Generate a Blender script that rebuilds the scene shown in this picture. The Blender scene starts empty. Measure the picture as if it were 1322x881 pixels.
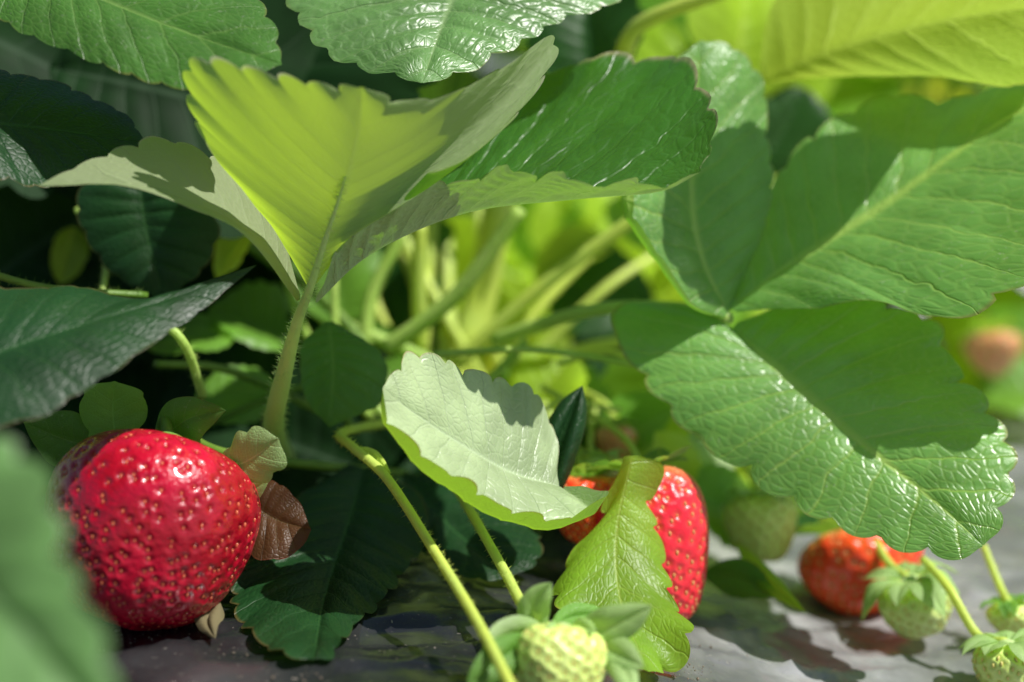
import bpy, math, random
import numpy as np
from mathutils import Vector, Matrix, Quaternion, kdtree, noise
random.seed(7); rng=np.random.default_rng(7)
S=0.01
sc=bpy.context.scene; COL=sc.collection
# ------------------------------------------------ camera frame (cm)
PITCH=math.radians(8); CAM=np.array([0,0,7.8]); FPX=50/36*1322
RT=np.array([1.,0,0]); FW=np.array([0,math.cos(PITCH),-math.sin(PITCH)]); UP=np.array([0,math.sin(PITCH),math.cos(PITCH)])
def sst(a,b,x):
    t=np.clip((x-a)/(b-a),0,1); return t*t*(3-2*t)
def gz(x,y):
    x=np.asarray(x,float); y=np.asarray(y,float)
    z=-2.0*sst(-2,8,x)
    z=z-9*sst(-2,-14,y)
    yy=np.where(y>62,(y-62)%125,0)
    fur=np.where(y>62,sst(0,12,yy)*(1-sst(48,60,yy)),0)
    z=z*(1-sst(40,70,y))-13*fur*(1-sst(900,1500,y))
    return z
def P(px,py,d,clamp=True):
    while True:
        p=CAM+RT*((px-661)/FPX*d)-UP*((py-440.5)/FPX*d)+FW*d
        if not clamp or p[2]>float(gz(p[0],p[1]))+.12 or d<8: return p
        d-=.15
def PP(l): return np.array([P(*a) for a in l])
# ------------------------------------------------ object helpers
def thing(name,label,cat,loc,group=None):
    o=bpy.data.objects.new(name,None); COL.objects.link(o); o.location=Vector(loc)*S
    o.empty_display_size=.01
    o['label']=label; o['category']=cat
    if group:o['group']=group
    o['_w']=[float(a) for a in loc]
    return o
def org(o):
    return np.array(list(o['_w'])) if o is not None and '_w' in o else np.zeros(3)
def mk(name,V,F,mat,parent=None,uv=None,attr=None,smooth=True,mids=None,origin=None):
    V=np.asarray(V,float)
    o0=org(parent) if parent is not None else (np.asarray(origin,float) if origin is not None else np.zeros(3))
    me=bpy.data.meshes.new(name)
    F=[tuple(int(i) for i in f) for f in F]
    me.from_pydata(((V-o0)*S).tolist(),[],F)
    if smooth: me.polygons.foreach_set('use_smooth',[True]*len(me.polygons))
    for m in (mat if isinstance(mat,(list,tuple)) else [mat]): me.materials.append(m)
    if uv is not None:
        ul=me.uv_layers.new(name='UVMap'); li=np.zeros(len(me.loops),dtype=np.int32); me.loops.foreach_get('vertex_index',li)
        ul.data.foreach_set('uv',np.asarray(uv,float)[li].ravel())
    if attr is not None:
        for k,v in attr.items():
            a=me.attributes.new(k,'FLOAT','POINT'); a.data.foreach_set('value',np.asarray(v,float))
    me.update()
    o=bpy.data.objects.new(name,me); COL.objects.link(o)
    if parent is not None: o.parent=parent; o['_w']=list(map(float,o0))
    else: o.location=Vector(o0)*S; o['_w']=list(map(float,o0))
    return o
def tag(o,label,cat,group=None):
    o['label']=label;o['category']=cat
    if group:o['group']=group
    return o
# ------------------------------------------------ materials
class NT:
    def __init__(s,name):
        s.m=bpy.data.materials.new(name); s.m.use_nodes=True; s.t=s.m.node_tree; s.t.nodes.clear()
        s.out=s.t.nodes.new('ShaderNodeOutputMaterial')
    def n(s,typ,props=None,**ins):
        nd=s.t.nodes.new(typ)
        for k,v in (props or {}).items(): setattr(nd,k,v)
        for k,v in ins.items():
            key=int(k[1:]) if k[0]=='i' and k[1:].isdigit() else k.replace('_',' ')
            s.set(nd.inputs[key],v)
        return nd
    def set(s,inp,v):
        if isinstance(v,bpy.types.NodeSocket): s.t.links.new(v,inp)
        elif isinstance(v,bpy.types.Node): s.t.links.new(v.outputs[0],inp)
        else:
            if isinstance(v,(tuple,list)) and len(v)==3 and inp.type=='RGBA': v=(*v,1)
            inp.default_value=v
    def math(s,op,a,b=0.,c=0.,clamp=False):
        nd=s.n('ShaderNodeMath',{'operation':op,'use_clamp':clamp},i0=a,i1=b)
        if op in('MULTIPLY_ADD','SMOOTH_MIN'): s.set(nd.inputs[2],c)
        return nd.outputs[0]
    def ss(s,v,a,b,o0=0.,o1=1.):
        nd=s.n('ShaderNodeMapRange',{'interpolation_type':'SMOOTHSTEP'},i0=v,i1=a,i2=b,i3=o0,i4=o1); return nd.outputs[0]
    def mix(s,f,a,b,mode='MIX'):
        nd=s.t.nodes.new('ShaderNodeMix'); nd.data_type='RGBA'; nd.blend_type=mode
        s.set(nd.inputs[0],f); s.set(nd.inputs[6],a); s.set(nd.inputs[7],b); return nd.outputs[2]
def leaf_mat(name,top,back,trans,tfac,rough=.42,veincol=None,edge=None,edgef=0.,dust_glare=.0,bump=.5,far=False,crk=.45,vs=.5,spec=.6,mw=.045):
    t=NT(name)
    uv=t.n('ShaderNodeUVMap',{'uv_map':'UVMap'}); sp=t.n('ShaderNodeSeparateXYZ',i0=uv.outputs[0])
    s=t.math('ABSOLUTE',sp.outputs[0]); v=sp.outputs[1]
    tc=t.n('ShaderNodeTexCoord')
    nz1=t.n('ShaderNodeTexNoise',Vector=tc.outputs['Object'],Scale=55.,Detail=3.,Roughness=.6)
    if far: nz0=nz1
    else: nz0=t.n('ShaderNodeTexNoise',Vector=tc.outputs['Object'],Scale=150.,Detail=2.)
    vw=t.math('ADD',v,t.math('MULTIPLY',t.math('SUBTRACT',nz0.outputs[0],.5),.5))
    fr=t.math('ABSOLUTE',t.math('SUBTRACT',t.math('FRACT',vw),.5))
    w=t.math('MULTIPLY_ADD',s,-.055,.078)
    line=t.math('SUBTRACT',1.,t.math('DIVIDE',fr,w),clamp=True)
    mid=t.ss(s,.0,mw,1.,0.)
    vein=t.math('MAXIMUM',line,mid)
    veincol=veincol or tuple(min(1,a*1.5+.03) for a in top)
    dark=tuple(a*.72 for a in top); lt=tuple(min(1,a*1.28) for a in top)
    c=t.mix(t.ss(nz1.outputs[0],.32,.68),dark,lt)
    bd=tuple(a*.85 for a in back)
    b=t.mix(nz1.outputs[0],bd,tuple(a*1.12 for a in back))
    h=t.math('MULTIPLY',vein,-1.)
    ter=0.
    if not far:
        cmb=t.n('ShaderNodeCombineXYZ',i0=t.math('MULTIPLY',sp.outputs[0],11.),i1=t.math('MULTIPLY',v,3.2),i2=0.)
        wr=t.n('ShaderNodeVectorMath',{'operation':'ADD'},i0=cmb.outputs[0],i1=t.n('ShaderNodeVectorMath',{'operation':'SCALE'},i0=nz0.outputs[1],Scale=.9).outputs[0])
        vo=t.n('ShaderNodeTexVoronoi',{'feature':'DISTANCE_TO_EDGE','voronoi_dimensions':'2D'},Vector=wr.outputs[0],Scale=1.)
        ter=t.ss(vo.outputs[0],0.,.26,1.,0.)
        nz2=t.n('ShaderNodeTexNoise',Vector=tc.outputs['Object'],Scale=1400.,Detail=2.)
        c=t.mix(t.math('MULTIPLY',ter,.16),c,veincol)
        if dust_glare: c=t.mix(t.math('MULTIPLY',t.ss(nz2.outputs[0],.62,.72),dust_glare),c,(.5,.5,.4))  # on leaf blades this is only real dust specks
        h=t.math('ADD',t.math('ADD',h,t.math('MULTIPLY',ter,-crk)),t.math('MULTIPLY',nz2.outputs[0],.25))
        tv=t.math('MAXIMUM',vein,t.math('MULTIPLY',ter,.35))
    else: tv=vein
    c=t.mix(t.math('MULTIPLY',vein,vs),c,veincol)
    c=t.mix(t.math('MULTIPLY',mid,.6),c,tuple(min(1,a*1.15) for a in veincol))
    b=t.mix(t.math('MULTIPLY',tv,.6),b,tuple(min(1,a*1.35+.04) for a in back))
    geo=t.n('ShaderNodeNewGeometry')
    col=t.mix(geo.outputs['Backfacing'],c,b)
    tr=t.mix(t.math('MULTIPLY',tv,.4),trans,tuple(a*.6 for a in trans))
    tr=t.mix(t.math('MULTIPLY',nz1.outputs[0],.35),tr,tuple(a*.6 for a in trans))
    if edgef:
        e=t.math('MULTIPLY',t.ss(s,.965,1.),edgef)
        e=t.math('MULTIPLY',e,t.ss(nz1.outputs[0],.4,.6))
        col=t.mix(e,col,edge); tr=t.mix(e,tr,edge)
    bp=t.n('ShaderNodeBump',Height=h,Strength=bump,Distance=.00022)
    ro=t.mix(geo.outputs['Backfacing'],(rough,)*3,(.65,)*3)
    pb=t.n('ShaderNodeBsdfPrincipled',Base_Color=col,Roughness=t.n('ShaderNodeSeparateColor',i0=ro).outputs[0],Normal=bp.outputs[0])
    pb.inputs['Specular IOR Level'].default_value=spec
    tl=t.n('ShaderNodeBsdfTranslucent',Color=tr)
    mx=t.n('ShaderNodeMixShader',i0=tfac,i1=pb.outputs[0],i2=tl.outputs[0])
    t.t.links.new(mx.outputs[0],t.out.inputs[0]); return t.m
BR=(.34,.14,.05)
M_mature=leaf_mat('leaf_mature',(.075,.21,.03),(.24,.34,.14),(.28,.60,.03),.34,veincol=(.2,.36,.08),edge=BR,edgef=.4,dust_glare=.2)
M_lite=leaf_mat('leaf_light',(.17,.35,.10),(.34,.46,.22),(.40,.72,.06),.32,rough=.36,veincol=(.30,.46,.18),edge=BR,edgef=.4,dust_glare=.2,spec=.8)
M_near=leaf_mat('leaf_near',(.16,.33,.10),(.34,.46,.22),(.36,.70,.08),.30,rough=.45,veincol=(.26,.42,.2),edge=(.5,.6,.4),edgef=1.,far=True)
M_right=leaf_mat('leaf_right',(.17,.37,.085),(.50,.64,.18),(.34,.84,.025),.34,rough=.34,veincol=(.44,.62,.13),edge=BR,edgef=.5,dust_glare=.3,vs=.62,spec=.8,bump=.6,crk=.5,mw=.06)
M_dark=leaf_mat('leaf_dark',(.012,.055,.014),(.06,.12,.03),(.06,.18,.012),.22,rough=.42,veincol=(.03,.10,.026),edge=BR,edgef=.3,dust_glare=.05,spec=.4)
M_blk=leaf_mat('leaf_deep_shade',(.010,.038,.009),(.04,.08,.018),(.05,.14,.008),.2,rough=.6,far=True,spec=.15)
M_cent=leaf_mat('leaf_central',(.08,.20,.035),(.54,.64,.34),(.70,1.,.05),.62,rough=.36,veincol=(.16,.3,.07),edge=(.78,.72,.55),edgef=.9)
M_cen2=leaf_mat('leaf_central_glossy',(.036,.13,.016),(.56,.66,.34),(.32,.70,.03),.33,rough=.36,veincol=(.07,.19,.03),edge=(.5,.4,.25),edgef=.7,crk=.6,bump=.55,spec=.55)
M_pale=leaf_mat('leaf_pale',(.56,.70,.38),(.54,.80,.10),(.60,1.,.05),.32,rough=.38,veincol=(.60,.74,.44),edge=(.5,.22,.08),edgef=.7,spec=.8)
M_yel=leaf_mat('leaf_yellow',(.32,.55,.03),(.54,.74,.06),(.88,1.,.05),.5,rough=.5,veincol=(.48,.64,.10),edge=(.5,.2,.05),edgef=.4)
M_lime=leaf_mat('leaf_lime',(.27,.52,.035),(.44,.68,.07),(.68,1.,.05),.45,rough=.42,veincol=(.42,.60,.10),edge=(.5,.2,.05),edgef=.5)
M_mid=leaf_mat('leaf_middle',(.09,.23,.025),(.22,.34,.10),(.40,.70,.04),.42)
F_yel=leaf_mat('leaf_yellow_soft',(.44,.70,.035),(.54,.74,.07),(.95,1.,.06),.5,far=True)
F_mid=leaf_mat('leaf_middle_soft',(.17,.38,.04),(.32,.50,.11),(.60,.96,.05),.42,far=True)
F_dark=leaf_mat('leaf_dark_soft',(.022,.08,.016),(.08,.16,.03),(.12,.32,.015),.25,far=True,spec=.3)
M_red=leaf_mat('leaf_reddish',(.12,.05,.02),(.17,.08,.03),(.5,.13,.03),.42,veincol=(.14,.09,.03),edge=(.35,.03,.02),edgef=.8)
M_sep=leaf_mat('sepal_green',(.18,.40,.06),(.36,.54,.18),(.5,.86,.08),.35)
M_sepp=leaf_mat('sepal_pale',(.48,.70,.26),(.54,.70,.28),(.64,.94,.12),.35)
M_dry=leaf_mat('sepal_dry',(.18,.15,.07),(.27,.22,.12),(.3,.24,.08),.2,rough=.7)
def stem_mat(name,c,c2,tf=.25):
    t=NT(name); tc=t.n('ShaderNodeTexCoord')
    nz=t.n('ShaderNodeTexNoise',Vector=tc.outputs['Object'],Scale=70.,Detail=3.)
    nf=t.n('ShaderNodeTexNoise',Vector=tc.outputs['Object'],Scale=900.,Detail=1.)
    col=t.mix(t.ss(nz.outputs[0],.35,.65),c,c2)
    bp=t.n('ShaderNodeBump',Height=nf.outputs[0],Strength=.4,Distance=.0002)
    pb=t.n('ShaderNodeBsdfPrincipled',Base_Color=col,Roughness=.45,Normal=bp.outputs[0])
    tl=t.n('ShaderNodeBsdfTranslucent',Color=tuple(min(1,a*1.7) for a in c))
    mx=t.n('ShaderNodeMixShader',i0=tf,i1=pb.outputs[0],i2=tl.outputs[0])
    t.t.links.new(mx.outputs[0],t.out.inputs[0]); return t.m
M_stem=stem_mat('stem_green',(.46,.70,.12),(.58,.76,.20))
M_stemp=stem_mat('stem_pale',(.66,.94,.30),(.74,.95,.38),.35)
M_stemy=stem_mat('stem_yellow',(.74,.88,.15),(.66,.84,.18))
M_stemd=stem_mat('stem_dark',(.14,.28,.03),(.24,.38,.06))
def berry_mat(name,c,c2,pit,rough=.28,green=None,sss=.1,coat=.3,cr=.22,bs=.5,seedy=0):
    t=NT(name); tc=t.n('ShaderNodeTexCoord')
    at=t.n('ShaderNodeAttribute',{'attribute_name':'pit'}); ax=t.n('ShaderNodeAttribute',{'attribute_name':'ax'})
    nz=t.n('ShaderNodeTexNoise',Vector=tc.outputs['Object'],Scale=90.,Detail=3.)
    nf=t.n('ShaderNodeTexNoise',Vector=tc.outputs['Object'],Scale=1300.,Detail=3.)
    col=t.mix(t.ss(nz.outputs[0],.35,.68),c,c2)
    if green: col=t.mix(t.ss(t.math('ADD',ax.outputs['Fac'],t.math('MULTIPLY',nz.outputs[0],.3)),.9,1.2),col,green)
    col=t.mix(t.math('MULTIPLY',at.outputs['Fac'],.7),col,pit)
    bp=t.n('ShaderNodeBump',Height=nf.outputs[0],Strength=bs,Distance=.0003)
    pb=t.n('ShaderNodeBsdfPrincipled',Base_Color=col,Roughness=rough,Normal=bp.outputs[0])
    pb.inputs['Subsurface Weight'].default_value=sss
    pb.inputs['Subsurface Radius'].default_value=(1.,.2,.2); pb.inputs['Subsurface Scale'].default_value=.0015
    pb.inputs['Coat Weight'].default_value=coat; pb.inputs['Coat Roughness'].default_value=cr
    t.t.links.new(pb.outputs[0],t.out.inputs[0]); return t.m
M_bred=berry_mat('berry_red',(.38,.0005,.014),(.66,.002,.036),(.32,.001,.012),sss=.02,rough=.28,coat=.6,cr=.12,bs=.9)
M_bred2=berry_mat('berry_bright_red',(.92,.016,.04),(.98,.035,.06),(.88,.12,.07),green=(.8,.40,.12))
M_bor2=berry_mat('berry_orange_red',(.98,.06,.012),(1.,.12,.02),(.88,.22,.06),green=(.8,.45,.15))
M_bgrn=berry_mat('berry_green',(.62,.78,.19),(.76,.88,.34),(.48,.64,.1),rough=.42)
M_bpal=berry_mat('berry_pale',(.80,.94,.30),(.74,.90,.22),(.58,.74,.12),rough=.42)
M_bor=berry_mat('berry_orange',(.95,.36,.18),(.9,.52,.26),(.6,.3,.1),rough=.4,green=(.5,.5,.15))
def simple(name,c,rough=.5):
    t=NT(name); tc=t.n('ShaderNodeTexCoord'); nz=t.n('ShaderNodeTexNoise',Vector=tc.outputs['Object'],Scale=300.,Detail=1.)
    col=t.mix(nz.outputs[0],tuple(a*.6 for a in c),tuple(min(1,a*1.4) for a in c))
    pb=t.n('ShaderNodeBsdfPrincipled',Base_Color=col,Roughness=rough); t.t.links.new(pb.outputs[0],t.out.inputs[0]); return t.m
M_seed=simple('seed_gold',(.72,.17,.08),.22); M_seedr=simple('seed_orange',(.88,.44,.16),.35); M_seedg=simple('seed_green',(.70,.60,.18),.45)
M_crumb=simple('soil_crumb',(.18,.14,.10),.9)
# ------------------------------------------------ curves
def dense(pts,n=28):
    p=np.asarray(pts,float); q=np.vstack([2*p[0]-p[1],p,2*p[-1]-p[-2]]); out=[]
    for i in range(len(p)-1):
        a,b,c,d=q[i:i+4]
        tt=np.linspace(0,1,n,endpoint=False)[:,None]
        out.append(.5*((2*b)+(-a+c)*tt+(2*a-5*b+4*c-d)*tt**2+(-a+3*b-3*c+d)*tt**3))
    out.append(p[-1:]); return np.vstack(out)
def samp(pts,u):
    D=dense(pts); l=np.r_[0,np.cumsum(np.linalg.norm(np.diff(D,axis=0),axis=1))]; l/=l[-1]
    return np.stack([np.interp(u,l,D[:,k]) for k in range(3)],1)
def nrmz(a): return a/np.maximum(np.linalg.norm(a,axis=-1,keepdims=True),1e-9)
# ------------------------------------------------ leaf blade loft
def blade(mid,L,R,N=10,tooth=.1,cup=.06,quilt=.035,show='top',ref='B',ns=16,per=10,wave=.03,cupL=None,cupR=None,view=None,clampg=True,foldL=0,foldR=0,ruf=.0,s0=.84,crink=0.,ts=0.02,absT=0.):
    nu=max(16,N*per) if N else 30
    u=np.linspace(.003,.998,nu+1); g=.62*u+.38*u**4
    Mp=samp(mid,g); T=nrmz(np.gradient(Mp,axis=0)); EL=samp(L,u); ER=samp(R,u)
    nL=np.cross(EL-Mp,T); nR=np.cross(T,ER-Mp)
    mL=nL.mean(0); mR=nR.mean(0); m={'L':mL,'R':mR,'B':mL+mR}[ref]
    if view is None:
        v=CAM-Mp.mean(0); sg=1 if (m@v>0)==(show=='top') else -1
    else: sg=1 if (m@np.asarray(view))>0 else -1
    nL=nrmz(nL)*sg; nR=nrmz(nR)*sg
    def sm(a):
        for _ in range(6): a[1:-1]=(a[:-2]+a[1:-1]+a[2:])/3
        return nrmz(a)
    nL=sm(nL); nR=sm(nR)
    Ne=max(N,7); ph=rng.uniform(0,6,4)
    uw=u+.010*np.sin(u*17+ph[3])
    th=(np.abs(np.sin(np.pi*N*uw))**.55 if N else np.ones_like(u))
    amp=.8+.35*np.sin(np.floor(N*uw)*2.3+ph[0])*.6 if N else 1.
    env=sst(ts,ts+.12,u)
    th=1-(1-th)*env*amp
    def half(E,n,sgn,cp,fold):
        s=np.linspace(0,1,ns+1)**.85; out=[];uv=[]
        jit=1+.018*np.sin(u*9+ph[0]+sgn)+.012*np.sin(u*23+ph[1]*sgn)
        W=np.linalg.norm(E-Mp,axis=1)
        tq=tooth if not absT else np.minimum(.45,absT/np.maximum(W,.05))
        for k in range(ns+1):
            se=s[k]*(1+(jit-1)*s[k]**2)-s[k]**4*tq*(1-th)
            q=np.abs(np.cos(np.pi*Ne*uw))**.6
            z=cp*4*s[k]*(1-s[k])*W + quilt*q*np.minimum(1,s[k]*5)*(1-.55*s[k]**3)*np.minimum(1,W/.7)
            z=z+wave*W*np.sin(u*11+ph[2]+s[k]*3*sgn)*s[k]**2
            if crink: z=z+crink*q*np.abs(np.sin(s[k]*22+4*np.sin(uw*Ne*1.7)+ph[1]))*np.minimum(1,W)*np.minimum(1,s[k]*4)
            z=z+ruf*np.sin(2*np.pi*Ne*uw*.5+ph[1]+sgn)*s[k]**3*np.minimum(1,W)+ruf*.6*(th-.5)*s[k]**6*np.minimum(1,W)
            if fold and s[k]>s0:
                ex=se-s0; z=z+ex*W*math.sin(fold); se=s0+ex*math.cos(fold)
            out.append(Mp+(E-Mp)*se[:,None]+n*z[:,None]); uv.append(np.stack([np.full_like(u,sgn*s[k]),u*Ne],1))
        return out,uv
    a,ua=half(EL,nL,-1,cup if cupL is None else cupL,foldL); b,ub=half(ER,nR,1,cup if cupR is None else cupR,foldR)
    cols=a[:0:-1]+[Mp]+b[1:]; uvs=ua[:0:-1]+[ub[0]]+ub[1:]
    C=len(cols); V=np.stack(cols,1).reshape(-1,3); U=np.stack(uvs,1).reshape(-1,2)
    F=[]
    for i in range(nu):
        for j in range(C-1):
            q=(i*C+j,i*C+j+1,(i+1)*C+j+1,(i+1)*C+j)
            F.append(q if sg>0 else q[::-1])
    if clampg:
        gg=gz(V[:,0],V[:,1])+.06; V[:,2]=np.maximum(V[:,2],gg)
    fq=F[(nu//2)*(C-1)+C//2+2]; p=V[list(fq)]; fn=np.cross(p[1]-p[0],p[2]-p[0])
    if fn@nR[nu//2]<0: F=[f[::-1] for f in F]
    return V,F,U
def lf(name,parent,mat,mid,L,R,**k):
    V,F,U=blade(PP(mid),PP(L),PP(R),**k); return mk(name,V,F,mat,parent,uv=U)
# tube ------------------------------------------------
def tube(pts,rad,sides=12,n=None,hair=0,hl=.1):
    pts=np.asarray(pts,float); n=n or max(12,len(pts)*8); t=np.linspace(0,1,n)
    C=samp(pts,t); T=nrmz(np.gradient(C,axis=0)); r=np.interp(t,np.linspace(0,1,len(rad)),rad)
    a=np.array([0,0,1.]) if abs(T[0][2])<.9 else np.array([1.,0,0]); N0=nrmz(np.cross(T[0],a)); V=[];Ns=[]
    for i in range(n):
        N0=nrmz(N0-T[i]*(N0@T[i])); B=np.cross(T[i],N0); Ns.append((N0,B))
        for k in range(sides):
            an=2*math.pi*k/sides; V.append(C[i]+(N0*math.cos(an)+B*math.sin(an))*r[i]*(1+.05*math.sin(3*an)))
    F=[]
    for i in range(n-1):
        for k in range(sides):
            k2=(k+1)%sides; F.append((i*sides+k,i*sides+k2,(i+1)*sides+k2,(i+1)*sides+k))
    V.append(C[0]);V.append(C[-1]); c0=len(V)-2
    for k in range(sides):
        F.append((c0,(k+1)%sides,k)); F.append((c0+1,(n-1)*sides+k,(n-1)*sides+(k+1)%sides))
    for _ in range(hair):
        i=rng.integers(1,n-1); an=rng.uniform(0,6.283); N0,B=Ns[i]; d=N0*math.cos(an)+B*math.sin(an)
        f=rng.random(); c=C[i]*(1-f)+C[min(i+1,n-1)]*f
        p=c+d*r[i]*.95; dr=nrmz(d+T[i]*rng.uniform(-.3,.6)+rng.normal(0,.15,3)); w=nrmz(np.cross(dr,T[i]+.01))*.0055
        e=p+dr*hl*rng.uniform(.6,1.3); b=len(V); w2=nrmz(np.cross(dr,w))*.0055
        V+= [p-w,p+w,p+w2,e]; F+=[(b,b+1,b+3),(b+1,b+2,b+3),(b+2,b,b+3)]
    return np.array(V),F
def stalk(name,parent,mat,l,wpx,**k):
    pts=PP(l); d=[a[2] for a in l]
    rad=[w/FPX*dd/2 for w,dd in zip(wpx,np.interp(np.linspace(0,1,len(wpx)),np.linspace(0,1,len(d)),d))]
    V,F=tube(pts,rad,**k); return mk(name,V,F,mat,parent)
def SL(name,parent,mat,base,mid,tip,w,N=0,cup=.12,tooth=.08,show='top',lean=0.,shape=(.45,.9,1.,.75,.35),**k):
    b,m,t=map(np.array,(base,mid,tip)); c=samp(np.array([b,m,t],float),np.linspace(0,1,6))
    T=np.gradient(c,axis=0)[:,:2]; T/=np.linalg.norm(T,axis=1)[:,None]; n=np.stack([-T[:,1],T[:,0]],1)
    Lp=[tuple(b)];Rp=[tuple(b)]
    for i,s in enumerate(shape):
        f=np.array([np.interp((i+.6)/(len(shape)+.35),np.linspace(0,1,6),c[:,q]) for q in range(3)])
        nn=np.array([np.interp((i+.6)/(len(shape)+.35),np.linspace(0,1,6),n[:,q]) for q in range(2)])
        Lp.append((f[0]-nn[0]*w*s,f[1]-nn[1]*w*s,f[2]+lean)); Rp.append((f[0]+nn[0]*w*s,f[1]+nn[1]*w*s,f[2]-lean))
    Lp.append(tuple(t));Rp.append(tuple(t))
    return lf(name,parent,mat,[tuple(b),tuple(m),tuple(t)],Lp,Rp,N=N,cup=cup,tooth=tooth,show=show,quilt=.012,ns=8,**k)
# ------------------------------------------------ berry
def frame(ax,roll=0.):
    z=nrmz(np.asarray(ax,float)); a=np.array([0,0,1.]) if abs(z[2])<.9 else np.array([1.,0,0])
    x=nrmz(np.cross(a,z)); y=np.cross(z,x); c,s=math.cos(roll),math.sin(roll)
    return np.stack([x*c+y*s,-x*s+y*c,z],1)
def berry(root,c,R,H,ax,mat,smat,nseed,res=(220,110),con=.25,lobe=.04,seedsz=.06,pit=.045,seed=1,full=.88,tipd=1.,puffk=.5,jit=1.,sink=.66,prk=1.6):
    r2=np.random.default_rng(seed); ph=r2.uniform(0,6.28,6); FR=frame(ax,ph[5])
    def surf(th,fi):
        ct=np.cos(th); st=np.sin(th)
        rho=R*st**full*(1+con*ct-.06*np.cos(3*th))
        rho=rho*(1+lobe*np.sin(2*fi+ph[0])+lobe*.8*np.sin(3*fi+ph[1]+th*1.3)+lobe*.5*np.sin(5*fi+ph[2]-th*2))
        z=H*np.sign(ct)*np.abs(ct)**(1.0 if full>.8 else .9)*(1+.03*np.sin(2*fi+ph[3]))-.18*H*np.exp(-(th/.42)**2)
        return np.stack([rho*np.cos(fi),rho*np.sin(fi),z],-1)
    def nor(th,fi):
        e=1e-3; a=surf(th+e,fi)-surf(th-e,fi); b=surf(th,fi+e)-surf(th,fi-e); return nrmz(np.cross(a,b))
    k=np.arange(nseed)+.5; zt=1-2*k/nseed; th=np.arccos(zt); th=math.pi*(1-((math.pi-th)/math.pi)**tipd)
    th=th+r2.normal(0,.022*jit,nseed); fi=(math.pi*(1+5**.5)*k+r2.normal(0,.05*jit,nseed))%6.2832
    keep=(th>.38)&(th<3.1); th=th[keep]; fi=fi[keep]; SP=surf(th,fi); SN=nor(th,fi)
    kd=kdtree.KDTree(len(SP))
    for i,p in enumerate(SP): kd.insert(p,i)
    kd.balance()
    nf,nt=res; TH,FI=np.meshgrid(np.linspace(.02,math.pi-.02,nt),np.linspace(0,2*math.pi,nf,endpoint=False),indexing='ij')
    TH=TH.ravel();FI=FI.ravel(); V=surf(TH,FI); Nn=nor(TH,FI); pr=seedsz*prk
    d=np.array([kd.find(p)[2] for p in V]); pv=np.exp(-(d/pr)**2)
    puff=np.clip((d-pr)/(pr*2),0,1)
    V=V+Nn*(-pit*pv+pit*puffk*puff)[:,None]
    F=[]
    for i in range(nt-1):
        for j in range(nf):
            j2=(j+1)%nf; F.append((i*nf+j,(i+1)*nf+j,(i+1)*nf+j2,i*nf+j2))
    n0=len(V); V=np.vstack([V,surf(np.array([0.,math.pi]),np.array([0.,0.]))])
    for j in range(nf):
        j2=(j+1)%nf; F.append((n0,j,j2)); F.append((n0+1,(nt-1)*nf+j2,(nt-1)*nf+j))
    Wd=V@FR.T+c; axv=np.r_[np.cos(TH)*.5+.5,1,0]
    mk('flesh',Wd,F,mat,root,attr={'pit':np.r_[pv,0,0],'ax':axv})
    SV=[];SF=[]
    for p,n,t in zip(SP,SN,th):
        mer=nrmz(np.array([0,0,1.])-n*n[2]+np.array([1e-4,0,0])); b=np.cross(n,mer)
        base=len(SV); sz=seedsz*r2.uniform(.7,1.15); cc=p-n*(pit*sink)
        rings=5;sg=8
        for i in range(rings+1):
            a=math.pi*i/rings
            for j in range(sg):
                f=2*math.pi*j/sg; taper=1-.35*math.cos(a)
                SV.append(cc+mer*(-math.cos(a)*sz)+(b*math.cos(f)*.5*taper+n*math.sin(f)*.5)*math.sin(a)*sz)
        for i in range(rings):
            for j in range(sg):
                j2=(j+1)%sg; SF.append((base+i*sg+j,base+i*sg+j2,base+(i+1)*sg+j2,base+(i+1)*sg+j))
    mk('seeds',np.array(SV)@FR.T+c,SF,smat,root)
    return FR,surf
def calyx(root,c,FR,H,R,mat,n=7,ln=1.,w=.3,up=.4,seed=0):
    r2=np.random.default_rng(seed+50); top=c+FR[:,2]*H*.84
    V,F=tube(np.array([top-FR[:,2]*.08*R,top+FR[:,2]*.02,top+FR[:,2]*.12*R]),[R*.32,R*.28,R*.1],n=8)
    cx=mk('calyx',V,F,mat,root)
    for k in range(n):
        a=2*math.pi*k/n+r2.normal(0,.12); rd=FR[:,0]*math.cos(a)+FR[:,1]*math.sin(a); z=FR[:,2]; sd=np.cross(z,rd)
        l=ln*r2.uniform(.8,1.15); uu=up+r2.uniform(-.25,.3); ww=w*r2.uniform(.85,1.2)
        b=top+rd*R*.15; m=b+rd*l*.5+z*(.12*l+uu*.15*l); t=b+rd*l*.95+z*l*uu
        mm=[b,m,t]; q=samp(np.array(mm),np.linspace(0,1,7)); hw=[.4,.8,1,.85,.45]
        L=[b]+[q[i+1]-sd*ww*hw[i]+z*.04 for i in range(5)]+[t]; Rr=[b]+[q[i+1]+sd*ww*hw[i]+z*.04 for i in range(5)]+[t]
        V,F,U=blade(np.array(mm),np.array(L),np.array(Rr),N=0,cup=.1,quilt=.008,ns=6,view=z,clampg=False)
        mk('sepal',V,F,mat,cx,uv=U)
    return cx
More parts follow.
